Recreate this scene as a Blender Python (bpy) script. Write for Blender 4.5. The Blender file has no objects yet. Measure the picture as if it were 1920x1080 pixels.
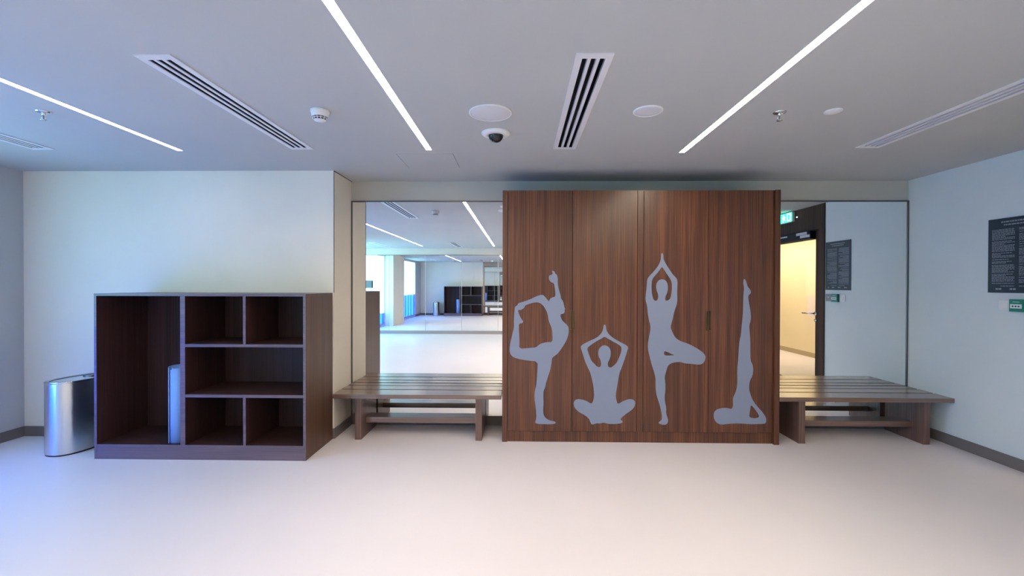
import bpy, bmesh, math, random
from mathutils import Vector, Matrix
from mathutils.geometry import tessellate_polygon

random.seed(7)
SC = bpy.context.scene
COL = SC.collection

# ------------------------------------------------------------------ camera, world, exposure
F, YAW, PITCH, ROLL = 840.7237, .0178, .0072, .0026
fw = Vector((-math.sin(YAW)*math.cos(PITCH), math.cos(YAW)*math.cos(PITCH), -math.sin(PITCH)))
rt = Vector((math.cos(YAW), math.sin(YAW), 0))
up = rt.cross(fw)
cx = rt*math.cos(ROLL) + up*math.sin(ROLL)
cy = -rt*math.sin(ROLL) + up*math.cos(ROLL)
cam = bpy.data.cameras.new('camera')
cam.sensor_width = 36
cam.lens = 36*F/1920
cam.clip_start = .02
camo = bpy.data.objects.new('camera', cam)
COL.objects.link(camo)
m = Matrix((cx, cy, -fw)).transposed().to_4x4()
m.translation = Vector((0, 0, 1.5))
camo.matrix_world = m
SC.camera = camo

w = bpy.data.worlds.new('world')
SC.world = w
w.use_nodes = True
w.node_tree.nodes['Background'].inputs[0].default_value = (.45, .62, 1, 1)
w.node_tree.nodes['Background'].inputs[1].default_value = .6

SC.view_settings.view_transform = 'Standard'
SC.view_settings.look = 'None'
SC.view_settings.gamma = 1
SC.view_settings.exposure = 0.14
SC.view_settings.use_curve_mapping = False
SC.cycles.max_bounces = 16
SC.cycles.diffuse_bounces = 6
SC.cycles.glossy_bounces = 12
SC.cycles.transmission_bounces = 8
SC.cycles.use_denoising = True

STRIP1, STRIP2, STRIP3 = 18.0, 90.0, 82.0      # radiance of the LED strips, left to right
STRIP1_C, STRIP2_C, STRIP3_C = (1, .78, .72), (1, .84, .62), (1, .87, .65)
BLIND = 4.2                        # daylight through the roller blinds
BLIND_C = (.31, .80, .94)
PANE = 8.6                         # blue daylight through the bare glass below the blinds
PANE_C = (.006, .085, 1)
HALL = 13.6                        # corridor lamp

# ------------------------------------------------------------------ room measures (metres)
H = 2.602
XL, XR = -4.88, 4.065
YW, YL, YO = 4.778, 4.324, -4.05
XJ = -1.807

# ------------------------------------------------------------------ materials
def lin(r, g, b):
    f = lambda c: c/255/12.92 if c/255 <= .04045 else ((c/255+.055)/1.055)**2.4
    return (f(r), f(g), f(b), 1)

def mat(name, col, rough=.6, metal=0, spec=.5, emit=None, est=0, coat=0, bump=0, bscale=200):
    ma = bpy.data.materials.new(name)
    ma.use_nodes = True
    nt = ma.node_tree
    b = nt.nodes['Principled BSDF']
    b.inputs['Base Color'].default_value = (*col[:3], 1)
    b.inputs['Roughness'].default_value = rough
    b.inputs['Metallic'].default_value = metal
    b.inputs['Specular IOR Level'].default_value = spec
    b.inputs['Coat Weight'].default_value = coat
    b.inputs['Coat Roughness'].default_value = .12
    if emit:
        b.inputs['Emission Color'].default_value = (*emit, 1)
        b.inputs['Emission Strength'].default_value = est
    if bump:
        tc = nt.nodes.new('ShaderNodeTexCoord')
        no = nt.nodes.new('ShaderNodeTexNoise')
        no.inputs['Scale'].default_value = bscale
        no.inputs['Detail'].default_value = 3
        bp = nt.nodes.new('ShaderNodeBump')
        bp.inputs['Strength'].default_value = bump
        bp.inputs['Distance'].default_value = .002
        nt.links.new(tc.outputs['Object'], no.inputs['Vector'])
        nt.links.new(no.outputs['Fac'], bp.inputs['Height'])
        nt.links.new(bp.outputs['Normal'], b.inputs['Normal'])
    return ma

def paint(name, col, rough, var=.04, scale=1.3, bump=.08):
    """wall paint / vinyl: base colour with a faint large-scale mottling and fine grain"""
    ma = mat(name, col, rough, bump=bump)
    nt = ma.node_tree
    b = nt.nodes['Principled BSDF']
    tc = nt.nodes.new('ShaderNodeTexCoord')
    no = nt.nodes.new('ShaderNodeTexNoise')
    no.inputs['Scale'].default_value = scale
    no.inputs['Detail'].default_value = 4
    ra = nt.nodes.new('ShaderNodeValToRGB')
    ra.color_ramp.elements[0].position = .3
    ra.color_ramp.elements[1].position = .7
    ra.color_ramp.elements[0].color = (*[c*(1-var) for c in col[:3]], 1)
    ra.color_ramp.elements[1].color = (*[min(1, c*(1+var)) for c in col[:3]], 1)
    nt.links.new(tc.outputs['Object'], no.inputs['Vector'])
    nt.links.new(no.outputs['Fac'], ra.inputs['Fac'])
    nt.links.new(ra.outputs['Color'], b.inputs['Base Color'])
    return ma

def wood(name, dark, mid, light, axis, rough=.38, coat=0, fine=130, crough=.3, cior=1.5, bmp=.10):
    """straight-grained veneer; axis = the grain direction"""
    ma = mat(name, mid, rough, coat=coat)
    pb = ma.node_tree.nodes['Principled BSDF']
    pb.inputs['Coat Roughness'].default_value = crough
    pb.inputs['Coat IOR'].default_value = cior
    nt = ma.node_tree
    L = nt.links.new
    b = nt.nodes['Principled BSDF']
    tc = nt.nodes.new('ShaderNodeTexCoord')
    oi = nt.nodes.new('ShaderNodeObjectInfo')
    add = nt.nodes.new('ShaderNodeVectorMath')
    sc_ = nt.nodes.new('ShaderNodeVectorMath')
    sc_.operation = 'MULTIPLY'
    cmb = nt.nodes.new('ShaderNodeCombineXYZ')
    mul = nt.nodes.new('ShaderNodeMath')
    mul.operation = 'MULTIPLY'
    mul.inputs[1].default_value = 37.0
    L(oi.outputs['Random'], mul.inputs[0])
    for i in range(3):
        L(mul.outputs[0], cmb.inputs[i])
    L(tc.outputs['Object'], add.inputs[0])
    L(cmb.outputs[0], add.inputs[1])
    s = [1, 1, 1]
    s['XYZ'.index(axis)] = .012
    sc_.inputs[1].default_value = s
    L(add.outputs[0], sc_.inputs[0])
    n1 = nt.nodes.new('ShaderNodeTexNoise')
    n1.inputs['Scale'].default_value = fine
    n1.inputs['Detail'].default_value = 5
    n1.inputs['Roughness'].default_value = .62
    n2 = nt.nodes.new('ShaderNodeTexNoise')
    n2.inputs['Scale'].default_value = fine*.13
    n2.inputs['Detail'].default_value = 3
    L(sc_.outputs[0], n1.inputs['Vector'])
    L(sc_.outputs[0], n2.inputs['Vector'])
    mx = nt.nodes.new('ShaderNodeMix')
    mx.inputs[0].default_value = .38
    L(n1.outputs['Fac'], mx.inputs[2])
    L(n2.outputs['Fac'], mx.inputs[3])
    ra = nt.nodes.new('ShaderNodeValToRGB')
    e = ra.color_ramp.elements
    e[0].position, e[0].color = .39, (*dark, 1)
    e[1].position, e[1].color = .61, (*light, 1)
    x = e.new(.5)
    x.color = (*mid, 1)
    L(mx.outputs[0], ra.inputs['Fac'])
    L(ra.outputs['Color'], b.inputs['Base Color'])
    bp = nt.nodes.new('ShaderNodeBump')
    bp.inputs['Strength'].default_value = bmp
    bp.inputs['Distance'].default_value = .001
    L(n1.outputs['Fac'], bp.inputs['Height'])
    L(bp.outputs['Normal'], b.inputs['Normal'])
    return ma

M = {}
M['wall'] = paint('wall_paint', (.84, .775, .67), .75)
M['wall_r'] = paint('wall_paint_daylight_tint', (.68, .74, .755), .75)  # room paint with the blue window light put into its colour
M['wall_l'] = paint('wall_paint_shaded_left', (.50, .51, .52), .75)  # room paint darkened: shade on the left wall is in the colour
M['wall_b'] = paint('wall_paint_shaded_back', (.52, .50, .45), .75)  # room paint dimmed to hold the shade above the mirrors
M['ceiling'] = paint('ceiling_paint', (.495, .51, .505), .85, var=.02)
M['floor'] = paint('floor_vinyl', (.82, .765, .82), .42, var=.025, scale=.9, bump=.05)
M['base'] = mat('skirting_paint', (.17, .15, .145), .5)
M['base_pale'] = mat('beige_skirting_paint', (.40, .355, .33), .5)
M['walnut'] = wood('walnut_veneer', (.050, .012, .0025), (.098, .0255, .006), (.175, .056, .018), 'Z', .42, .42, crough=.27, bmp=.04)
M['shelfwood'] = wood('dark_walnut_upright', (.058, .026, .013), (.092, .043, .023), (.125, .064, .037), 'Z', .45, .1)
M['shelfin'] = wood('shelf_wood_shaded_inside', (.024, .008, .007), (.040, .0145, .013), (.056, .022, .02), 'Z', .55)  # shelf wood made darker to paint in the shade of the compartments
M['edgeband'] = wood('edge_banding_lit', (.10, .068, .086), (.135, .093, .118), (.17, .12, .15), 'X', .35, .2)  # front edges and plinth: blue light falling on them mixed into the tone
M['shelfwoodx'] = wood('dark_walnut_level', (.060, .028, .021), (.095, .047, .036), (.13, .070, .053), 'X', .42, .15)
M['benchwood'] = wood('bench_wood', (.105, .052, .036), (.155, .083, .060), (.21, .122, .09), 'X', .36, 1, crough=.20, cior=1.75, bmp=.01)
M['benchleg'] = wood('bench_leg_wood', (.10, .050, .038), (.145, .080, .063), (.19, .112, .09), 'Z', .38, .2)
M['doorwood'] = wood('door_wood', (.040, .024, .018), (.060, .038, .029), (.085, .056, .044), 'Z', .7)
M['doorwood'].node_tree.nodes['Principled BSDF'].inputs['Specular IOR Level'].default_value = .15
M['hairline_dark'] = mat('dark_bead', (.09, .085, .08), .7)
M['hairline'] = mat('grey_sealant', (.24, .24, .25), .8)
M['decal'] = mat('grey_vinyl_film', (.225, .26, .36), .6)
M['bronze'] = mat('bronze_pull', (.14, .09, .045), .38, .8)
M['mirror'] = mat('mirror_silver', (.955, .965, .955), .0, 1)
M['mframe'] = mat('mirror_trim', (.12, .11, .105), .4, .6)
M['mback'] = mat('mirror_edge', (.62, .66, .64), .3)
M['steel'] = mat('brushed_steel', (.72, .73, .75), .2, 1)
def brushed():
    ma = mat('brushed_steel_wrap', (.74, .75, .77), .34, 1)
    nt = ma.node_tree
    b = nt.nodes['Principled BSDF']
    b.inputs['Anisotropic'].default_value = .92
    b.inputs['Anisotropic Rotation'].default_value = .25
    tg = nt.nodes.new('ShaderNodeTangent')
    tg.direction_type = 'RADIAL'
    tg.axis = 'Z'
    nt.links.new(tg.outputs[0], b.inputs['Tangent'])
    return ma
M['steelwrap'] = brushed()
M['steeld'] = mat('dark_steel', (.22, .23, .25), .3, 1)
M['chrome'] = mat('chrome', (.8, .8, .8), .12, 1)
M['black'] = mat('black_plastic', (.012, .012, .014), .35)
M['dome'] = mat('smoked_dome', (.015, .016, .02), .06)
M['white'] = mat('white_plastic', (.80, .80, .80), .45)
M['grille'] = mat('white_grille', (.70, .71, .74), .6, bump=.5, bscale=900)
M['plenum'] = mat('dark_duct', (.018, .018, .024), .9)
M['vent'] = mat('white_metal', (.78, .78, .80), .4)
for k_, e_, c_ in (('led1', STRIP1, STRIP1_C), ('led2', STRIP2, STRIP2_C), ('led3', STRIP3, STRIP3_C)):
    M[k_] = mat('led_diffuser', (.9, .9, .9), .5, emit=c_, est=e_)
M['channel'] = mat('white_channel', (.82, .82, .82), .5)
M['blind'] = mat('blind_cloth', (.8, .82, .82), .9, emit=BLIND_C, est=BLIND)
M['pane'] = mat('blue_glass', (.05, .1, .2), .1, emit=PANE_C, est=PANE)
M['alu'] = mat('window_metal', (.45, .47, .5), .45, .5)
M['mat'] = mat('yoga_mat_foam', (.23, .40, .80), .7, bump=.25, bscale=500)
M['mat_in'] = mat('yoga_mat_inside', (.06, .10, .2), .8)
M['poster'] = mat('poster_print', (.026, .036, .054), .45, spec=.25)
M['ink'] = mat('poster_ink', (.24, .27, .32), .5)
M['green'] = mat('green_plastic', (.01, .20, .13), .4)
M['grey'] = mat('grey_plastic', (.14, .15, .16), .4)
M['closer'] = mat('closer_metal', (.006, .009, .018), .6, spec=.2)
M['sticker'] = mat('pale_metal', (.50, .53, .58), .4)
M['exit'] = mat('exit_sign_green', (.02, .3, .2), .4, emit=(.02, .85, .55), est=3.2)
M['exitw'] = mat('exit_sign_white', (.8, .9, .85), .4, emit=(.65, 1, .9), est=3.2)
M['hallwall'] = paint('corridor_paint', (.80, .68, .46), .8)
M['hallbase'] = mat('corridor_skirting', (.42, .33, .19), .5)
M['hall_lamp'] = mat('corridor_lamp', (.9, .9, .9), .5, emit=(1, .79, .57), est=HALL)
M['rug'] = mat('door_mat_pile', (.03, .028, .026), .95)

def glass():
    ma = bpy.data.materials.new('clear_glass')
    ma.use_nodes = True
    nt = ma.node_tree
    nt.nodes.clear()
    o = nt.nodes.new('ShaderNodeOutputMaterial')
    mx = nt.nodes.new('ShaderNodeMixShader')
    t = nt.nodes.new('ShaderNodeBsdfTransparent')
    t.inputs[0].default_value = (.95, .97, .96, 1)
    g = nt.nodes.new('ShaderNodeBsdfGlossy')
    g.inputs['Roughness'].default_value = .02
    fr = nt.nodes.new('ShaderNodeFresnel')
    ge = nt.nodes.new('ShaderNodeNewGeometry')
    mu = nt.nodes.new('ShaderNodeMath')          # reflect on the outer faces only
    mu.operation = 'SUBTRACT'
    mu.use_clamp = True
    nt.links.new(fr.outputs[0], mu.inputs[0])
    nt.links.new(ge.outputs['Backfacing'], mu.inputs[1])
    ha = nt.nodes.new('ShaderNodeMath')          # reflection scaled down
    ha.operation = 'MULTIPLY'
    ha.inputs[1].default_value = .3
    nt.links.new(mu.outputs[0], ha.inputs[0])
    nt.links.new(ha.outputs[0], mx.inputs[0])
    nt.links.new(t.outputs[0], mx.inputs[1])
    nt.links.new(g.outputs[0], mx.inputs[2])
    nt.links.new(mx.outputs[0], o.inputs[0])
    return ma
M['glass'] = glass()

# ------------------------------------------------------------------ mesh helpers
class MB:
    def __init__(self):
        self.v, self.f, self.smooth = [], [], []
    def face(self, idx, s=False):
        self.f.append(tuple(idx)); self.smooth.append(s)
    def box(self, x0, x1, y0, y1, z0, z1, bev=0):
        if bev:
            bm = bmesh.new()
            bmesh.ops.create_cube(bm, size=1)
            for v in bm.verts:
                v.co = Vector(((x0+x1)/2+v.co.x*(x1-x0), (y0+y1)/2+v.co.y*(y1-y0), (z0+z1)/2+v.co.z*(z1-z0)))
            bmesh.ops.bevel(bm, geom=bm.edges[:], offset=bev, segments=2, profile=.7, affect='EDGES')
            self.add(bm)
            bm.free()
            return self
        n = len(self.v)
        self.v += [(x, y, z) for x in (x0, x1) for y in (y0, y1) for z in (z0, z1)]
        for q in ((0, 1, 3, 2), (4, 6, 7, 5), (0, 4, 5, 1), (2, 3, 7, 6), (0, 2, 6, 4), (1, 5, 7, 3)):
            self.face([n+i for i in q])
        return self
    def add(self, bm, smooth=False):
        n = len(self.v)
        bm.verts.index_update()
        self.v += [tuple(v.co) for v in bm.verts]
        for f in bm.faces:
            self.face([n+v.index for v in f.verts], smooth)
    def lathe(self, c, prof, seg=32, ax=(0, 0, 1), smooth=True, sx=1, sy=1):
        """prof: list of (radius, height) along the axis from c; radius 0 closes"""
        a = Vector(ax).normalized()
        u = a.orthogonal().normalized() if abs(a.z) < .99 else Vector((1, 0, 0))
        v = a.cross(u)
        rings = []
        for r, h in prof:
            if r <= 1e-6:
                self.v.append(tuple(Vector(c)+a*h)); rings.append([len(self.v)-1])
            else:
                n = len(self.v)
                for i in range(seg):
                    t = 2*math.pi*i/seg
                    self.v.append(tuple(Vector(c)+a*h+u*(r*sx*math.cos(t))+v*(r*sy*math.sin(t))))
                rings.append(list(range(n, n+seg)))
        for A, B in zip(rings, rings[1:]):
            for i in range(seg):
                j = (i+1) % seg
                if len(A) == 1 and len(B) == 1: continue
                if len(A) == 1: self.face((A[0], B[i], B[j]), smooth)
                elif len(B) == 1: self.face((A[i], A[j], B[0]), smooth)
                else: self.face((A[i], A[j], B[j], B[i]), smooth)
        return self
    def tube(self, pts, r, seg=8):
        rings = []
        P = [Vector(p) for p in pts]
        for k, p in enumerate(P):
            d = (P[min(k+1, len(P)-1)]-P[max(k-1, 0)]).normalized()
            u = d.orthogonal().normalized(); v = d.cross(u)
            n = len(self.v)
            for i in range(seg):
                t = 2*math.pi*i/seg
                self.v.append(tuple(p+u*r*math.cos(t)+v*r*math.sin(t)))
            rings.append(list(range(n, n+seg)))
        for A, B in zip(rings, rings[1:]):
            for i in range(seg):
                j = (i+1) % seg
                self.face((A[i], A[j], B[j], B[i]), True)
        self.face(rings[0][::-1]); self.face(rings[-1])
        return self
    def prism(self, loops, fn, t0, t1):
        """polygon with holes (2-D loops) extruded between depths t0 and t1; fn(a,b,t)->xyz"""
        tri = tessellate_polygon([[Vector((a, b, 0)) for a, b in lp] for lp in loops])
        flat = [p for lp in loops for p in lp]
        n = len(self.v); k = len(flat)
        self.v += [fn(a, b, t0) for a, b in flat] + [fn(a, b, t1) for a, b in flat]
        for t in tri:
            self.face([n+i for i in t]); self.face([n+k+i for i in reversed(t)])
        o = 0
        for lp in loops:
            for i in range(len(lp)):
                j = (i+1) % len(lp)
                self.face((n+o+i, n+o+j, n+k+o+j, n+k+o+i))
            o += len(lp)
        return self
    def slab(self, us, vs, skip, fn, t0, t1):
        """grid slab with rectangular holes: cells (i,j) for which skip(uc,vc) is true are left out"""
        us = sorted(set(us)); vs = sorted(set(vs))
        A, B = len(us), len(vs)
        n = len(self.v)
        self.v += [fn(u, v, t0) for u in us for v in vs] + [fn(u, v, t1) for u in us for v in vs]
        I = lambda i, j, s: n+s*A*B+i*B+j
        full = [[not skip((us[i]+us[i+1])/2, (vs[j]+vs[j+1])/2) for j in range(B-1)] for i in range(A-1)]
        ok = lambda i, j: 0 <= i < A-1 and 0 <= j < B-1 and full[i][j]
        for i in range(A-1):
            for j in range(B-1):
                if not full[i][j]: continue
                self.face((I(i, j, 0), I(i+1, j, 0), I(i+1, j+1, 0), I(i, j+1, 0)))
                self.face((I(i, j, 1), I(i, j+1, 1), I(i+1, j+1, 1), I(i+1, j, 1)))
                for di, dj, p, q in ((-1, 0, (i, j), (i, j+1)), (1, 0, (i+1, j+1), (i+1, j)), (0, -1, (i+1, j), (i, j)), (0, 1, (i, j+1), (i+1, j+1))):
                    if not ok(i+di, j+dj):
                        self.face((I(*p, 0), I(*q, 0), I(*q, 1), I(*p, 1)))
        return self
    def mesh(self, name, off=(0, 0, 0)):
        me = bpy.data.meshes.new(name)
        me.from_pydata([(x-off[0], y-off[1], z-off[2]) for x, y, z in self.v], [], self.f)
        me.polygons.foreach_set('use_smooth', self.smooth)
        bm = bmesh.new(); bm.from_mesh(me)
        bmesh.ops.recalc_face_normals(bm, faces=bm.faces)
        bm.to_mesh(me); bm.free()
        me.update()
        return me

def box(*a, bev=0): return MB().box(*a, bev=bev)

def root_of(o):
    while o.parent: o = o.parent
    return o

def obj(name, mb, ma, parent=None, at=None):
    off = tuple(root_of(parent).location) if parent else (at or (0, 0, 0))
    me = mb.mesh(name, off)
    me.materials.append(M[ma] if isinstance(ma, str) else ma)
    o = bpy.data.objects.new(name, me)
    COL.objects.link(o)
    if parent: o.parent = parent
    elif at: o.location = at
    return o

def tag(o, label=None, cat=None, group=None, kind=None):
    for k, v in (('label', label), ('category', cat), ('group', group), ('kind', kind)):
        if v: o[k] = v
    return o

def thing(name, loc, label, cat, group=None, kind=None):
    o = bpy.data.objects.new(name, None)
    o.empty_display_size = .1
    COL.objects.link(o)
    o.location = loc
    return tag(o, label, cat, group, kind)

def copy_tree(o, parent=None):
    c = o.copy()
    COL.objects.link(c)
    if parent: c.parent = parent
    for ch in list(o.children):
        copy_tree(ch, c)
    return c

# ------------------------------------------------------------------ room shell
T = .2
XY = lambda u, v, t: (u, v, t)
YZx = lambda u, v, t: (t, u, v)
XZy = lambda u, v, t: (u, t, v)
szb = 1.419

tag(obj('floor', box(XL-T, XR+T, YO-T, YW+T, -.15, 0), 'floor'), 'pale pinkish vinyl floor of the studio', 'floor', kind='structure')

VW, VLEN = .1815, 1.50
VENTS = [(-1.861, 2.126), (.2645, 2.140), (-3.990, 2.112), (2.667, 2.130), (-1.861, -3.62), (-3.990, -3.62)]
vh = [(x+.02, x+VW-.02, y+.02, y+VLEN-.02) for x, y in VENTS]
STRIPS = [(-2.8125, 3.670), (-.7480, 3.670), (1.3400, 3.761)]
SY0 = -3.32
vh += [(x-.024, x+.024, SY0, ye) for x, ye in STRIPS]
us = [XL-T, XR+T] + [q for h in vh for q in h[:2]]
vs = [YO-T, YW+T] + [q for h in vh for q in h[2:]]
ins = lambda u, v: any(a < u < b and c < v < d for a, b, c, d in vh)
tag(obj('ceiling', MB().slab(us, vs, ins, XY, H, H+.12), 'ceiling'), 'flat grey white plaster ceiling with slots for air diffusers', 'ceiling', kind='structure')

# left wall with two tall window openings
W1 = (-3.95, -1.52, .05, 2.56)
W2 = (1.20, 3.20, .05, 2.56)
us = [YO-T, YW+T, W1[0], W1[1], W2[0], W2[1]]
vs = [0, H, .05, 2.56]
inw = lambda u, v: any(a < u < b and c < v < d for a, b, c, d in (W1, W2))
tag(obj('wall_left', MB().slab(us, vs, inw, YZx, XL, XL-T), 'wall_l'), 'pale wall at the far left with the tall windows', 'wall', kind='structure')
tag(obj('wall_column', box(XL, -4.58, -1.5, 0, 0, H), 'wall'), 'pale column standing between the two windows', 'column', kind='structure')
# front (shelf) wall, the step beside it and the mirror wall
tag(obj('wall_front', box(XL, XJ, YL, YW+T, 0, H), 'wall'), 'pale wall block behind the open shelf unit', 'wall', kind='structure')
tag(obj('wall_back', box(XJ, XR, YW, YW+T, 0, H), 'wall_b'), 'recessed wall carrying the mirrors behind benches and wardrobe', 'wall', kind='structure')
tag(obj('wall_opposite', box(XL, XR, YO-T, YO, 0, H), 'wall'), 'wall with the row of mirrors seen reflected', 'wall', kind='structure')
# right wall with the door opening
DY0, DY1 = 2.10, 3.495
us = [YO-T, YW+T, DY0, DY1]
tag(obj('wall_right', MB().slab(us, [0, H], lambda u, v: DY0 < u < DY1, YZx, XR, XR+.14), 'wall_r'), 'pale wall on the right, tinted for window light, with the poster', 'wall', kind='structure')

# dark shadow-gap beads at the wall step
tag(obj('trim_1', box(XJ-.002, XJ+.003, YL-.003, YL+.002, szb, H-.0005), 'hairline_dark'), 'thin dark corner bead on the wall step above the shelf unit', 'trim', kind='structure')
tag(obj('trim_2', box(XJ+.0005, XJ+.005, YL+.0025, YW-.0005, H-.006, H-.0005), 'hairline_dark'), 'thin dark shadow gap where the wall step meets the ceiling', 'trim', kind='structure')
# skirtings
BH, BT = .096, .012
tag(obj('baseboard_left', box(XL, XL+BT, 3.2, YL, 0, BH), 'base'), 'grey brown skirting along the left wall', 'skirting', kind='structure')
tag(obj('baseboard_front', box(XL+BT, XJ, YL-BT, YL, 0, BH), 'base'), 'grey brown skirting behind bin and shelf unit', 'skirting', kind='structure')
tag(obj('baseboard_step', box(XJ, XJ+BT, YL-BT, YW, 0, BH), 'base'), 'short grey brown skirting at the wall step beside left bench', 'skirting', kind='structure')
tag(obj('baseboard_back', box(XJ+BT, XR-BT, YW-BT, YW, 0, BH), 'base'), 'grey brown skirting below the mirrors behind benches', 'skirting', kind='structure')
tag(obj('baseboard_right', MB().box(XR-BT, XR, DY1, YW, 0, BH).box(XR-BT, XR, YO, DY0, 0, BH), 'base'), 'grey brown skirting along the right wall', 'skirting', kind='structure')
tag(obj('baseboard_opposite', box(XL, XR-BT, YO, YO+BT, 0, BH), 'base_pale'), 'skirting below the reflected row of mirrors', 'skirting', kind='structure')

# ------------------------------------------------------------------ windows and blinds (left wall, seen in the mirrors)
def window(n, W, bottom, npan, label, blabel):
    y0, y1, z0, z1 = W
    o = thing('window_%d' % n, (XL-.1, (y0+y1)/2, z0), label, 'window', kind='structure')
    f = MB()
    x0, x1 = XL-.15, XL-.06
    e = .05
    f.box(x0, x1, y0, y0+e, z0, z1).box(x0, x1, y1-e, y1, z0, z1).box(x0, x1, y0+e, y1-e, z0, z0+e).box(x0, x1, y0+e, y1-e, z1-e, z1)
    obj('window_frame', f, 'alu', o)
    st = (y1-y0-2*e)/npan
    for k in range(npan):
        a = y0+e+k*st
        if k: obj('mullion', box(x0, x1, a-.02, a+.02, z0+e, z1-e), 'alu', o)
        obj('pane', box(XL-.115, XL-.10, a+(.02 if k else 0), a+st-(.02 if k < npan-1 else 0), z0+e, z1-e), 'pane', o)
    b = thing('roller_blind', (XL-.03, (y0+y1)/2, bottom), blabel, 'blind', 'white roller blinds')
    obj('blind_cloth', box(XL-.032, XL-.028, y0+.01, y1-.01, bottom+.03, z1-.06), 'blind', b)
    obj('blind_tube', MB().lathe((XL-.03, y0+.01, z1-.035), [(0, 0), (.028, 0), (.028, y1-y0-.02), (0, y1-y0-.02)], 16, (0, 1, 0)), 'white', b)
    obj('bottom_bar', box(XL-.038, XL-.022, y0+.01, y1-.01, bottom, bottom+.03), 'white', b)
window(1, W1, .46, 4, 'tall window nearest the reflected mirrors', 'white roller blind drawn almost to the floor on the farther window')
window(2, W2, 1.02, 4, 'tall window nearest the steel bin, blue glass below blind', 'white roller blind stopping about a metre above the floor')

# ------------------------------------------------------------------ door, surround and corridor (seen in the right mirror)
d = thing('door_1', (XR, 2.87, 0), 'dark wooden door surround with glazed door to lit corridor', 'door', kind='structure')
fr = MB()
fr.box(XR-.012, XR+.14, DY1-.10, DY1, 0, H).box(XR-.012, XR+.14, DY0, DY0+.10, 0, H).box(XR-.012, XR+.14, DY0+.10, DY1-.10, 2.27, H)
obj('door_frame', fr, 'doorwood', d)
lf = obj('door_leaf', MB().box(XR+.02, XR+.065, DY1-.223, DY1-.103, .01, 2.262).box(XR+.02, XR+.065, DY0+.103, DY0+.223, .01, 2.262)
    .box(XR+.02, XR+.065, DY0+.223, DY1-.223, 2.145, 2.262).box(XR+.02, XR+.065, DY0+.223, DY1-.223, .01, .09), 'doorwood', d)
obj('glass_pane', box(XR+.038, XR+.046, DY0+.223, DY1-.223, .09, 2.145), 'glass', lf)
h = MB()
h.lathe((XR-.002, DY1-.20, 1.115), [(0, 0), (.026, 0), (.026, .022), (0, .022)], 20, (1, 0, 0))
h.tube([(XR+.01, DY1-.20, 1.115), (XR-.045, DY1-.20, 1.115), (XR-.05, DY1-.215, 1.115), (XR-.05, DY1-.40, 1.112)], .010)
obj('door_handle', h, 'chrome', lf)
obj('lock_cylinder', MB().lathe((XR, DY1-.20, 1.02), [(0, 0), (.02, 0), (.02, .02), (0, .02)], 16, (1, 0, 0)), 'chrome', lf)
cl = obj('door_closer', box(XR-.055, XR+.02, 2.36, DY1-.225, 2.148, 2.258, bev=.004), 'closer', d)
obj('closer_arm', MB().box(XR-.062, XR-.056, 2.96, 3.20, 2.215, 2.252).box(XR-.062, XR-.056, 3.05, 3.262, 2.175, 2.21), 'sticker', cl)
obj('closer_rail', box(XR-.062, XR-.056, 2.42, 2.74, 2.218, 2.236), 'sticker', cl)

HX = 6.10
sh = dict(kind='structure')
tag(obj('floor_corridor', box(XR+T, HX+.1, -3.6, 6.2, -.15, 0), 'floor'), 'pale floor of the corridor beyond the door', 'floor', **sh)
tag(obj('ceiling_corridor', box(XR+.14, HX+.1, -3.6, 6.2, H, H+.1), 'ceiling'), 'ceiling of the corridor beyond the door', 'ceiling', **sh)
tag(obj('wall_corridor', MB().box(HX, HX+.1, -3.6, 6.2, 0, H).box(XR+.14, HX, -3.7, -3.6, 0, H).box(XR+.14, HX, 6.2, 6.3, 0, H), 'hallwall'), 'warm yellow corridor wall seen through the door', 'wall', **sh)
tag(obj('baseboard_corridor', box(HX-.012, HX, -3.6, 6.2, 0, BH), 'hallbase'), 'tan skirting of the yellow corridor', 'skirting', **sh)
cl = thing('ceiling_light', (5.4, -.4, H), 'warm lamp panel on the corridor ceiling', 'light')
obj('diffuser', box(5.15, 5.65, -1.7, .9, H-.03, H-.012), 'hall_lamp', cl)
obj('lamp_frame', MB().box(5.12, 5.68, -1.73, .93, H-.012, H-.001), 'vent', cl)
tag(obj('door_mat', box(4.45, 5.15, 2.3, 3.1, .0005, .012), 'rug'), 'dark door mat on the corridor floor', 'mat')

# ------------------------------------------------------------------ mirrors
def front_mirror(x0, x1, label):
    z0, z1 = BH, 2.392
    o = thing('wall_mirror', ((x0+x1)/2, YW, z0), label, 'mirror', 'mirrors behind the benches')
    obj('mirror_glass', box(x0+.012, x1-.012, YW-.006, YW-.0005, z0+.004, z1-.012), 'mirror', o)
    f = MB().box(x0, x0+.012, YW-.014, YW-.0005, z0, z1).box(x1-.012, x1, YW-.014, YW-.0005, z0, z1).box(x0+.012, x1-.012, YW-.014, YW-.0005, z1-.012, z1)
    obj('mirror_frame', f, 'mframe', o)
front_mirror(XJ+.001, -.10, 'tall wall mirror behind the left slatted bench')
front_mirror(2.37, XR-.001, 'tall wall mirror behind the right slatted bench')
o = thing('mirror_row', (-.4, YO, BH), 'row of tall mirror panels on the opposite wall, seen reflected', 'mirror')
obj('backing', box(XL+.01, XR-.01, YO+.0005, YO+.003, BH, 2.392), 'mback', o)
js = [XL+.012, -3.98, -2.874, -1.772, -.663, .442, 1.548, 2.654, 3.76, XR-.012]
for a, b in zip(js, js[1:]):
    obj('mirror_panel', box(a+.006, b-.006, YO+.003, YO+.008, BH+.004, 2.386), 'mirror', o)
obj('top_trim', box(XL+.01, XR-.01, YO+.0005, YO+.014, 2.386, 2.396), 'mframe', o)

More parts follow.
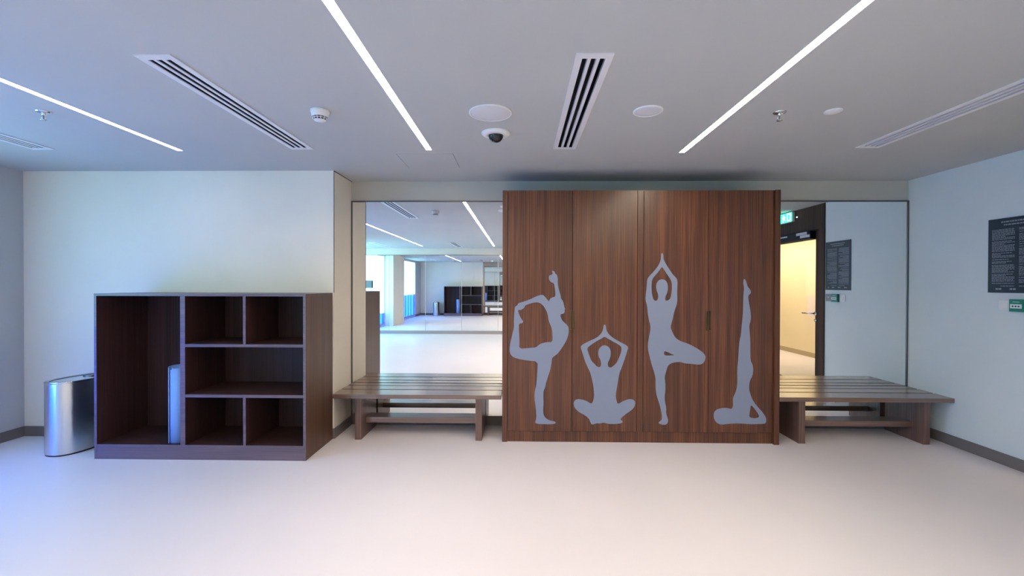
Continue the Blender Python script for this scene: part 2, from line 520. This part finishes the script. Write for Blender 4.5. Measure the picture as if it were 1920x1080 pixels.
# ------------------------------------------------------------------ wardrobe with yoga silhouettes
YC, WT = 4.272, 2.397
wx0, wx1 = -.167, 2.441
wd = thing('wardrobe', ((wx0+wx1)/2, YC, 0), 'large walnut wardrobe with four doors bearing grey yoga silhouettes', 'wardrobe')
for a, b, fy in ((wx0, -.119, YC-.003), (2.394, wx1, YC-.022)):
    obj('side_panel', box(a, b, fy, YW-.016, 0, WT), 'walnut', wd)
obj('centre_stile', box(1.115, 1.170, YC+.001, YW-.016, .104, WT), 'walnut', wd)
obj('plinth', box(-.119, 2.394, YC+.012, YC+.034, 0, .101), 'walnut', wd)
obj('carcass_back', MB().box(-.119, 2.394, YW-.03, YW-.016, .0, WT).box(-.119, 1.115, YC+.025, YW-.03, .106, .124).box(1.17, 2.394, YC+.025, YW-.03, .106, .124)
    .box(-.119, 1.115, YC+.025, YW-.03, WT-.02, WT-.002).box(1.17, 2.394, YC+.025, YW-.03, WT-.02, WT-.002), 'walnut', wd)

def z3(x0, y0, s, pts): return [(x0+x/s, y0+y/s) for x, y in pts]
fig1 = [(283,175),(290,172),(300,178),(303,190),(312,195),(318,215),(316,240),(322,275),(333,310),(335,330),(345,340),(351,360),(354,378),(360,388),(355,392),(357,402),(352,414),(338,416),(332,420),(334,435),(342,452),(355,465),(372,480),(379,495),(378,530),(368,560),(352,590),(335,615),(318,638),(300,652),(285,662),(281,700),(272,740),(262,770),(252,800),(247,830),(237,848),(236,880),(238,920),(234,960),(238,985),(250,1003),(275,1016),(300,1020),(307,1027),(300,1035),(250,1036),(192,1033),(191,1020),(197,1000),(196,970),(192,930),(186,890),(188,850),(196,820),(200,780),(203,730),(205,683),(150,678),(90,668),(60,655),(48,635),(46,610),(52,570),(62,530),(72,490),(70,450),(74,400),(77,375),(90,368),(95,355),(115,350),(160,335),(200,315),(232,307),(245,318),(262,340),(270,346),(272,332),(288,322),(302,320),(305,300),(300,265),(296,242),(280,238),(268,222),(268,205),(272,198),(285,195),(290,185)]
fig1h = [(133,368),(160,358),(190,350),(215,352),(232,365),(250,390),(262,420),(265,450),(275,475),(285,500),(288,540),(287,575),(260,574),(230,580),(210,590),(195,605),(150,608),(100,612),(102,575),(100,530),(98,490),(100,470),(118,468),(124,458),(115,448),(105,430),(95,405),(95,392),(110,395),(130,380)]
fig2 = [(575,478),(582,476),(588,482),(590,505),(600,525),(620,545),(660,570),(705,592),(714,605),(708,625),(700,650),(690,680),(678,715),(665,745),(658,780),(652,820),(643,870),(645,895),(655,925),(680,908),(715,894),(740,896),(754,910),(750,935),(735,955),(705,975),(680,995),(668,1010),(682,1018),(680,1030),(640,1035),(600,1034),(575,1026),(555,1032),(535,1030),(508,1040),(500,1022),(492,1003),(470,985),(440,970),(415,948),(406,925),(410,905),(425,894),(455,897),(480,905),(505,922),(515,910),(522,880),(520,840),(512,790),(500,745),(485,715),(470,680),(458,640),(446,605),(450,592),(490,570),(540,548),(562,525),(572,505)]
fig2h = [(580,543),(600,555),(630,572),(660,588),(677,603),(675,625),(665,655),(652,685),(640,700),(625,713),(612,718),(600,712),(598,690),(608,672),(615,650),(615,620),(605,602),(590,594),(578,592),(562,598),(550,612),(544,632),(547,655),(558,675),(562,700),(555,716),(540,714),(525,698),(508,682),(498,660),(488,630),(482,612),(492,598),(530,572),(560,556)]
fig3 = [(180,75),(186,74),(190,82),(191,105),(200,125),(212,145),(228,170),(245,195),(265,215),(270,228),(270,260),(268,300),(270,335),(266,365),(258,385),(248,420),(245,440),(236,470),(231,490),(238,510),(250,535),(262,553),(290,570),(330,583),(370,603),(405,625),(425,645),(429,662),(422,685),(405,700),(380,701),(350,696),(310,694),(290,686),(255,687),(230,695),(215,710),(205,745),(198,770),(202,800),(203,840),(198,880),(200,910),(208,945),(206,975),(215,1000),(219,1015),(213,1035),(195,1040),(175,1036),(163,1030),(168,1022),(182,1012),(183,990),(180,965),(170,925),(158,890),(150,860),(147,820),(148,780),(140,745),(128,710),(118,670),(106,625),(103,590),(110,550),(118,510),(119,480),(110,450),(103,410),(100,370),(90,335),(93,300),(98,260),(100,222),(110,205),(135,180),(155,155),(168,135),(177,110),(178,90)]
fig3h = [(184,150),(195,165),(210,190),(228,215),(238,235),(240,265),(237,300),(232,325),(222,338),(208,342),(201,338),(203,315),(212,300),(217,275),(215,245),(205,228),(190,221),(172,222),(157,235),(150,255),(152,280),(160,300),(163,320),(158,338),(148,343),(138,338),(130,320),(125,290),(124,255),(128,220),(145,200),(162,180),(175,162)]
fig3k = [(197,624),(215,630),(240,642),(256,648),(230,650),(200,650),(194,640)]
fig4 = [(642,222),(648,219),(653,225),(660,245),(665,262),(680,280),(684,292),(680,303),(668,312),(670,340),(678,380),(684,425),(682,455),(674,480),(677,520),(680,570),(680,620),(681,680),(693,700),(697,730),(692,765),(680,785),(674,810),(673,840),(680,865),(690,895),(705,918),(725,942),(750,970),(765,992),(770,1010),(767,1030),(755,1034),(720,1035),(680,1036),(620,1031),(560,1033),(520,1039),(500,1034),(482,1018),(474,995),(476,970),(488,955),(510,947),(545,943),(560,948),(578,950),(584,930),(582,900),(586,880),(596,860),(605,830),(608,790),(606,750),(608,710),(612,670),(616,600),(620,565),(628,530),(632,480),(637,440),(640,390),(640,340),(643,295),(646,270),(640,245)]
fig4h = [(682,930),(690,932),(705,950),(722,973),(730,990),(724,1000),(700,1003),(672,996),(678,965)]

def chaikin(p):
    q = []
    for i in range(len(p)):
        a, b = p[i], p[(i+1) % len(p)]
        q += [(a[0]*.75+b[0]*.25, a[1]*.75+b[1]*.25), (a[0]*.25+b[0]*.75, a[1]*.25+b[1]*.75)]
    return q
def door_plane(u, v):
    # measured drawing of the door fronts -> metres on the wardrobe face
    a, b = (u-960)/F, (540-v)/F
    dd = fw + cx*a + cy*b
    t = YC/dd.y
    return (dd.x*t, 1.5+dd.z*t)
def loop(x0, pts): return chaikin([door_plane(u, v) for u, v in z3(x0, 450, 3, pts)])
figs = [([fig1, fig1h], 940, 'backward foot-hold yoga pose silhouette'), ([fig2, fig2h], 940, 'cross-legged yoga pose silhouette'),
        ([fig3, fig3h, fig3k], 1180, 'one-legged tree pose silhouette'), ([fig4, fig4h], 1180, 'upright shoulder stand silhouette')]
dx = [(-.1145, .4955), (.5000, 1.1105), (1.1745, 1.7795), (1.7840, 2.3895)]
for k, (a, b) in enumerate(dx):
    left = k % 2 == 0
    hx0, hx1 = (b-.022, b) if left else (a, a+.022)
    hz0, hz1 = 1.072, 1.262
    skip = lambda u, v: hx0 < u < hx1 and hz0 < v < hz1
    dm = MB().slab([a, b, hx0, hx1], [.106, WT, hz0, hz1], skip, XZy, YC, YC+.022)
    dr = obj('door', dm, 'walnut', wd)
    hm = MB().box(hx0, hx1, YC+.016, YC+.021, hz0, hz1)
    hm.box(hx0, hx1, YC-.002, YC+.016, hz1-.006, hz1).box(hx0, hx1, YC-.002, YC+.016, hz0, hz0+.004)
    hm.box(*((hx0, hx0+.004) if left else (hx1-.004, hx1)), YC-.002, YC+.016, hz0+.004, hz1-.006)
    obj('handle', hm, 'bronze', dr)
    loops, x0, lab = figs[k]
    sg = obj('silhouette', MB().prism([loop(x0, l) for l in loops], XZy, YC-.0018, YC-.0004), 'decal', dr)
    sg['label'] = 'grey ' + lab

# ------------------------------------------------------------------ open shelf unit
YS = 3.763
sx0, sx1, szt = -3.638, -1.814, 1.417
su = thing('shelf_unit', ((sx0+sx1)/2, YS, 0), 'dark wooden open shelf unit with six compartments between bin and bench', 'shelf')
YB = YL-BT-.003
EB = .0016                                     # edge band thickness
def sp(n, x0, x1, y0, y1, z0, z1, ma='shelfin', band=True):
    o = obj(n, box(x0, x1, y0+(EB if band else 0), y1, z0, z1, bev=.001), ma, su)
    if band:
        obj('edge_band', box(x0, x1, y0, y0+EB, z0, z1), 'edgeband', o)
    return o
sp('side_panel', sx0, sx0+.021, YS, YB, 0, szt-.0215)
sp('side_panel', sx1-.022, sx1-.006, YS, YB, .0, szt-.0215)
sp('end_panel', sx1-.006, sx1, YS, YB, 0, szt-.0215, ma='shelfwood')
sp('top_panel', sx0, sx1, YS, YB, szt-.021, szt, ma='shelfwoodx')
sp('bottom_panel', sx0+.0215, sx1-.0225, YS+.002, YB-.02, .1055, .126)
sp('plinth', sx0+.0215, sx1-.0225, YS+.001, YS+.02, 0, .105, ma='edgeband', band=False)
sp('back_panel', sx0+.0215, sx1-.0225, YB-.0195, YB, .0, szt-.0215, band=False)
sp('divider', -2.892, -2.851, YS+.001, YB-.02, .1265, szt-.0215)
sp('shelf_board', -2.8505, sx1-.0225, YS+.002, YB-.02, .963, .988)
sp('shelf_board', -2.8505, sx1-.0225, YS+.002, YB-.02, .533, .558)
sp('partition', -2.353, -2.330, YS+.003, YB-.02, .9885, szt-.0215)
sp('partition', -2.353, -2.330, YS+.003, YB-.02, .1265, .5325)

# rolled yoga mat standing in the tall compartment: a real spiral, slightly telescoped
ym = thing('yoga_mat', (-2.974, 3.862, .127), 'rolled light blue yoga mat standing in the tall shelf compartment', 'mat')
mm = MB()
n, turns, r0, r1, th = 150, 5.0, .018, .0745, .0045
ring = []
for i in range(n+1):
    t = i/n
    ang = -2.2 + t*turns*2*math.pi
    r = r0+(r1-r0)*t
    zt = .127+.640+.022*math.sin(ang*.5+.6)*t
    zb = .1275
    q = []
    for rr, zz in ((r, zb), (r+th, zb), (r+th, zt), (r, zt)):
        mm.v.append((-2.974+rr*math.cos(ang), 3.862+rr*math.sin(ang), zz)); q.append(len(mm.v)-1)
    ring.append(q)
for A, B in zip(ring, ring[1:]):
    for i in range(4):
        j = (i+1) % 4
        mm.face((A[i], A[j], B[j], B[i]), i in (1, 3))
mm.face(ring[0]); mm.face(ring[-1][::-1])
obj('rolled_sheet', mm, 'mat', ym)
obj('mat_core', MB().lathe((-2.974, 3.862, .1275), [(0, 0), (.016, 0), (.016, .625), (0, .625)], 20), 'mat_in', ym)

# ------------------------------------------------------------------ steel bin
bx, by = -4.035, 4.015
bn = thing('waste_bin', (bx, by, 0), 'oval brushed steel bin standing left of the shelf unit', 'bin')
def oval(mb, prof, seg=64, ex=2.5, a=.150, b=.225):
    rings = []
    for s, z in prof:
        if s <= 0:
            mb.v.append((bx, by, z)); rings.append([len(mb.v)-1]); continue
        k = len(mb.v)
        for i in range(seg):
            t = 2*math.pi*i/seg
            c, q = math.cos(t), math.sin(t)
            x = (a-s0(s))*math.copysign(abs(c)**(2/ex), c); y = (b-s0(s))*math.copysign(abs(q)**(2/ex), q)
            ca, sa = math.cos(BR), math.sin(BR)
            mb.v.append((bx+x*ca-y*sa, by+x*sa+y*ca, z))
        rings.append(list(range(k, k+seg)))
    for A, B in zip(rings, rings[1:]):
        for i in range(seg):
            j = (i+1) % seg
            if len(B) == 1: mb.face((A[i], A[j], B[0]), False)
            elif len(A) == 1: mb.face((A[0], B[j], B[i]), False)
            else: mb.face((A[i], A[j], B[j], B[i]), True)
    return mb
BR = -.12
s0 = lambda s: 1-s          # s = 1 - inset in metres
obj('body', oval(MB(), [(0, .012), (.998, .012), (1, .016), (1, .625), (.999, .628), (.994, .628)]), 'steelwrap', bn)
obj('base_ring', oval(MB(), [(0, 0), (.996, 0), (.996, .012), (0, .012)]), 'black', bn)
obj('lid_rim', oval(MB(), [(.994, .622), (1.001, .630), (1.001, .640), (.996, .646), (.975, .646), (.972, .642)]), 'steel', bn)
obj('lid', oval(MB(), [(.972, .638), (.90, .641), (0, .642)]), 'steel', bn)
lid = bn.children[-1]
obj('lid_flap', MB().lathe((bx+.018, by+.12, .642), [(.062, 0), (.062, .007), (.052, .010), (.050, .003), (0, .003)], 32), 'steeld', bn)

# ------------------------------------------------------------------ slatted benches
def bench(x0, label):
    L, z0, z1 = 1.618, .407, .448
    b = thing('slatted_bench', (x0+L/2, 4.25, 0), label, 'bench', 'slatted wooden benches')
    for a, c in ((4.252, 4.450), (4.474, 4.626), (4.650, 4.757)):
        obj('slat', box(x0, x0+L, a, c, z0, z1, bev=.003), 'benchwood', b)
    for a in (x0+.203, x0+1.368):
        obj('leg', box(a, a+.062, 4.292, 4.742, 0, z0-.001, bev=.002), 'benchleg', b)
    obj('stretcher', box(x0+.2655, x0+1.3675, 4.42, 4.58, .128, .182, bev=.002), 'benchwood', b)
    obj('apron', MB().box(x0+.2655, x0+1.3675, 4.60, 4.63, z0-.05, z0-.001), 'benchwood', b)
    return b
bL = bench(-1.793, 'slatted wooden bench on the left, between shelf unit and wardrobe')
bR = copy_tree(bL)
bR.location.x = 2.444+1.618/2
bR['label'] = 'slatted wooden bench on the right, between wardrobe and right wall'

# ------------------------------------------------------------------ right wall: poster, switches, exit sign
po = thing('poster', (XR-.003, 3.737, 1.443), 'dark grey notice poster with two columns of pale text on right wall', 'poster')
obj('board', box(XR-.006, XR-.0005, 3.511, 3.964, 1.443, 2.070), 'poster', po)
tx = MB()
def words(y_start, y_end, z, hgt, ragged=True):
    """a line of unreadable small print running towards -Y"""
    y = y_start
    while y > y_end+.006:
        wl = random.uniform(.008, .032)
        e = max(y-wl, y_end)
        tx.box(XR-.0068, XR-.0061, e, y, z, z+hgt)
        y = e-.0045
words(3.86, 3.60, 2.032, .012); words(3.84, 3.63, 2.008, .010)
for y0, y1 in ((3.932, 3.755), (3.722, 3.545)):
    z = 1.972
    while z > 1.52:
        words(y0, y1 if random.random() < .7 else random.uniform(y1, y1+.10), z, .0055)
        z -= .0115 if random.random() < .8 else .0185
words(3.86, 3.76, 1.497, .006); words(3.72, 3.62, 1.497, .006)
for y in (3.90, 3.875, 3.79, 3.765, 3.68, 3.655, 3.58): tx.box(XR-.0068, XR-.0061, y-.02, y, 1.468, 1.482)
obj('printed_text', tx, 'ink', po)['kind'] = 'stuff'

s1 = thing('light_switch', (XR, 3.824, 1.339), 'square white switch plate below the poster', 'switch')
obj('plate', box(XR-.009, XR-.0005, 3.780, 3.870, 1.297, 1.382, bev=.002), 'white', s1)
obj('rocker', box(XR-.013, XR-.0085, 3.800, 3.850, 1.316, 1.363, bev=.002), 'white', s1)
s2 = thing('door_release', (XR, 3.715, 1.343), 'green emergency door release box beside the white switch', 'switch')
obj('housing', box(XR-.035, XR-.0005, 3.660, 3.768, 1.290, 1.392, bev=.004), 'green', s2)
obj('white_window', box(XR-.0375, XR-.0352, 3.672, 3.757, 1.318, 1.352), 'white', s2)
am = MB()
for y in (3.737, 3.715, 3.693):
    am.prism([[(y+.010, 1.335), (y-.002, 1.344), (y-.002, 1.338), (y-.009, 1.338), (y-.009, 1.332), (y-.002, 1.332), (y-.002, 1.326)]], YZx, XR-.0386, XR-.0377)
obj('arrow_marks', am, 'black', s2)
obj('printed_line', MB().box(XR-.0358, XR-.0352, 3.69, 3.74, 1.368, 1.373), 'sticker', s2)
s3 = thing('card_reader', (XR, 3.590, 1.343), 'grey card reader nearest the door, in a row with switches', 'switch')
obj('housing', box(XR-.022, XR-.0005, 3.540, 3.650, 1.297, 1.388, bev=.004), 'grey', s3)
obj('mark', MB().prism([[(3.612, 1.355), (3.574, 1.355), (3.593, 1.335)]], YZx, XR-.0232, XR-.0222), 'sticker', s3)

ex = thing('exit_sign', (XR-.05, 2.62, 2.455), 'glowing green exit sign above the glazed door', 'sign')
obj('housing', box(XR-.050, XR-.0125, 2.405, 2.845, 2.445, 2.590, bev=.004), 'white', ex)
obj('lit_panel', box(XR-.055, XR-.0505, 2.412, 2.838, 2.452, 2.583), 'exit', ex)
pg = MB()
pf = lambda a, b, t: (t, a, b)
pg.prism([[(2.56, 2.518), (2.49, 2.565), (2.49, 2.535), (2.43, 2.535), (2.43, 2.50), (2.49, 2.50), (2.49, 2.470)]], pf, XR-.0570, XR-.0552)
# running figure: head, trunk with limbs
pg.lathe((XR-.0552, 2.630, 2.560), [(0, 0), (.011, 0), (.011, -.0018), (0, -.0018)], 14, (1, 0, 0))
pg.prism([[(2.655, 2.545), (2.625, 2.548), (2.598, 2.520), (2.603, 2.514), (2.628, 2.530), (2.636, 2.510), (2.612, 2.492), (2.618, 2.462), (2.627, 2.463), (2.625, 2.487), (2.652, 2.498), (2.668, 2.478), (2.690, 2.476), (2.690, 2.485), (2.674, 2.489), (2.656, 2.525), (2.676, 2.530), (2.684, 2.514), (2.691, 2.518), (2.681, 2.540)]], pf, XR-.0570, XR-.0552)
pg.prism([[(2.73, 2.463), (2.82, 2.463), (2.82, 2.573), (2.73, 2.573)], [(2.742, 2.463+.012), (2.742, 2.561), (2.800, 2.561), (2.800, 2.475)]], pf, XR-.0570, XR-.0552)
obj('pictogram', pg, 'exitw', ex)
obj('indicator_lamp', MB().lathe((XR-.0125, 2.90, 2.50), [(.010, 0), (.010, -.006), (.006, -.010), (0, -.011)], 14, (1, 0, 0)), 'exitw', ex)

# ------------------------------------------------------------------ ceiling: LED strips, diffusers, devices
slabs = ['leftmost of the three glowing ceiling light strips, nearest the windows', 'middle glowing ceiling light strip, ending before the left mirror', 'rightmost glowing ceiling light strip, running towards the wardrobe']
GD = .010                                     # depth of the light channel above the ceiling plane
for k, ((x, ye), lab) in enumerate(zip(STRIPS, slabs), 1):
    o = thing('linear_light', (x, .2, H), lab, 'light', 'linear ceiling lights')
    y0 = SY0
    obj('diffuser', box(x-.0215, x+.0215, y0+.003, ye-.003, H+GD, H+GD+.004), 'led%d' % k, o)
    f = MB().box(x-.0238, x-.0218, y0+.0005, ye-.0005, H-.001, H+GD+.02).box(x+.0218, x+.0238, y0+.0005, ye-.0005, H-.001, H+GD+.02)
    f.box(x-.0218, x+.0218, y0+.0005, y0+.0025, H-.001, H+GD+.02).box(x-.0218, x+.0218, ye-.0025, ye-.0005, H-.001, H+GD+.02)
    f.box(x-.0218, x+.0218, y0+.0025, ye-.0025, H+GD+.018, H+GD+.02)
    obj('channel', f, 'channel', o)

vlabs = ['long slot diffuser with dark slots between the left and middle light strips', 'slot diffuser with black slots above the wardrobe', 'slot diffuser at the far left edge beyond the left light strip', 'pale slot diffuser at the far right edge of the ceiling',
         'reflected far slot diffuser between left and middle light strips', 'reflected far slot diffuser near the windows']
def vent():
    x, y = VENTS[0]
    o = thing('slot_diffuser', (x+VW/2, y+VLEN/2, H), vlabs[0], 'air vent', 'slot diffusers')
    bd, sl, br, eb = .034, .0265, .017, .046
    f = MB()
    f.box(x, x+bd, y, y+VLEN, H-.006, H-.0004).box(x+VW-bd, x+VW, y, y+VLEN, H-.006, H-.0004)
    f.box(x+bd, x+VW-bd, y, y+eb, H-.006, H-.0004).box(x+bd, x+VW-bd, y+VLEN-eb*.85, y+VLEN, H-.006, H-.0004)
    f.box(x+VW-bd, x+VW-bd+.003, y+eb, y+VLEN-eb*.85, H-.0004, H+.014)
    obj('frame', f, 'vent', o)
    for k in (1, 2):
        a = x+bd+k*sl+(k-1)*br
        obj('bar', MB().box(a, a+br, y+eb, y+VLEN-eb*.85, H-.006, H-.001).box(a, a+.003, y+eb, y+VLEN-eb*.85, H-.001, H+.014), 'vent', o)
        obj('slot_liner', box(a+.0032, a+br, y+eb, y+VLEN-eb*.85, H-.0008, H+.014), 'plenum', o)
    p = MB()
    a, b, c, e = x+.021, x+VW-.021, y+.021, y+VLEN-.021
    z0, z1 = H+.0005, H+.10
    p.box(a, b, c, e, z1, z1+.004).box(a, a+.003, c, e, z0, z1).box(b-.003, b, c, e, z0, z1).box(a+.003, b-.003, c, c+.003, z0, z1).box(a+.003, b-.003, e-.003, e, z0, z1)
    obj('duct_box', p, 'plenum', o)
    return o
v0 = vent()
for k, (x, y) in enumerate(VENTS[1:], 1):
    c = copy_tree(v0)
    c.location = (x+VW/2, y+VLEN/2, H)
    c['label'] = vlabs[k]

def disc_speaker(x, y, r, lab):
    o = thing('ceiling_speaker', (x, y, H), lab, 'speaker', 'round ceiling speakers')
    obj('rim', MB().lathe((x, y, H-.0005), [(r, 0), (r, -.006), (r-.006, -.009), (r-.010, -.007), (r-.010, 0)], 48), 'white', o)
    obj('grille', MB().lathe((x, y, H-.0005), [(r-.010, -.004), (r-.012, -.006), (r*.5, -.0075), (0, -.008)], 48), 'grille', o)
disc_speaker(-.191, 2.875, .138, 'large round white ceiling speaker above the security camera')
disc_speaker(.806, 2.855, .092, 'smaller round white ceiling speaker between slot diffuser and right light strip')

c = thing('security_camera', (-.178, 3.262, H), 'white dome security camera with smoked lens on ceiling', 'camera')
obj('mount', MB().lathe((-.178, 3.262, H-.0005), [(.105, 0), (.105, -.008), (.092, -.018), (.060, -.022), (.056, -.018), (0, -.018)], 40), 'white', c)
obj('dome', MB().lathe((-.178, 3.262, H-.019), [(.054, 0)]+[(.054*math.cos(t), -.050*math.sin(t)) for t in [i*math.pi/16 for i in range(1, 8)]]+[(0, -.050)], 32), 'dome', c)

c = thing('smoke_detector', (-1.272, 2.832, H), 'white smoke detector on the ceiling left of middle light strip', 'detector')
obj('base', MB().lathe((-1.272, 2.832, H-.0005), [(.058, 0), (.058, -.012), (.054, -.020), (0, -.020)], 36), 'white', c)
obj('head', MB().lathe((-1.272, 2.832, H-.0205), [(.054, 0), (.050, -.018), (.046, -.022), (.046, -.023)], 36), 'white', c)
obj('dark_core', MB().lathe((-1.272, 2.832, H-.0435), [(.040, 0), (.038, -.016), (0, -.016)], 32), 'black', c)
rb = MB()
for i in range(12):
    t = 2*math.pi*i/12
    p = lambda r, z: (-1.272+r*math.cos(t), 2.832+r*math.sin(t), z)
    rb.tube([p(.044, H-.042), p(.042, H-.052), p(.036, H-.060)], .0028, 6)
obj('cage_ribs', rb, 'white', c)
obj('cage_ring', MB().lathe((-1.272, 2.832, H-.050), [(.045, 0), (.045, -.003), (.041, -.003), (.041, 0), (.045, 0)], 32), 'white', c)
obj('cap', MB().lathe((-1.272, 2.832, H-.060), [(.037, 0), (.035, -.005), (0, -.007)], 32), 'white', c)

def sprinkler(x, y, lab):
    o = thing('sprinkler_head', (x, y, H), lab, 'sprinkler', 'ceiling sprinklers')
    obj('escutcheon', MB().lathe((x, y, H-.0005), [(.040, 0), (.040, -.003), (.030, -.008), (.014, -.010), (0, -.010)], 28), 'chrome', o)
    obj('body', MB().lathe((x, y, H-.010), [(.010, 0), (.010, -.012), (.006, -.014), (0, -.014)], 16), 'chrome', o)
    f = MB()
    for s in (-1, 1):
        f.tube([(x+s*.009, y, H-.020), (x+s*.017, y, H-.032), (x+s*.011, y, H-.047), (x, y, H-.052)], .0028, 6)
    obj('yoke_arms', f, 'chrome', o)
    obj('glass_bulb', MB().lathe((x, y, H-.024), [(0, 0), (.0032, -.002), (.0032, -.024), (0, -.027)], 10), 'steeld', o)
    obj('deflector', MB().lathe((x, y, H-.052), [(0, 0), (.018, 0), (.018, -.002), (0, -.002)], 20), 'chrome', o)
sprinkler(-3.057, 2.830, 'chrome ceiling sprinkler left of the left light strip')
sprinkler(1.648, 2.890, 'chrome ceiling sprinkler right of the right light strip')
tag(obj('cover_disc', MB().lathe((1.973, 2.872, H-.0005), [(.052, 0), (.052, -.004), (.046, -.008), (0, -.010)], 32), 'white'), 'small white cover disc on ceiling beside the right sprinkler', 'cover')
a = thing('access_panel', (-.81, 4.0, H), 'flush square access panel in the ceiling above the left bench', 'panel')
obj('hatch', box(-1.045, -.572, 3.775, 4.205, H-.0022, H-.0005), 'ceiling', a)
for x in (-1.050, -.5715):
    obj('panel_edge', box(x, x+.0045, 3.77, 4.21, H-.002, H-.0005), 'hairline', a)

# ------------------------------------------------------------------ small things seen only in the mirrors
t = thing('power_socket', (-4.58, -.42, .47), 'small white power socket low on the column', 'socket')
obj('plate', box(-4.5795, -4.571, -.50, -.34, .43, .51, bev=.002), 'white', t)
obj('outlet', MB().lathe((-4.571, -.42, .47), [(.024, 0), (.022, .002), (.018, -.004), (0, -.004)], 20, (1, 0, 0)), 'white', t)
t = thing('wall_speaker', (-4.60, YO+.06, 1.39), 'small square dark loudspeaker mounted high on reflected mirrors', 'speaker')
obj('cabinet', box(-4.71, -4.49, YO+.009, YO+.05, 1.39, 1.62, bev=.006), 'black', t)
obj('grille', box(-4.70, -4.50, YO+.050, YO+.056, 1.40, 1.61, bev=.002), 'grey', t)
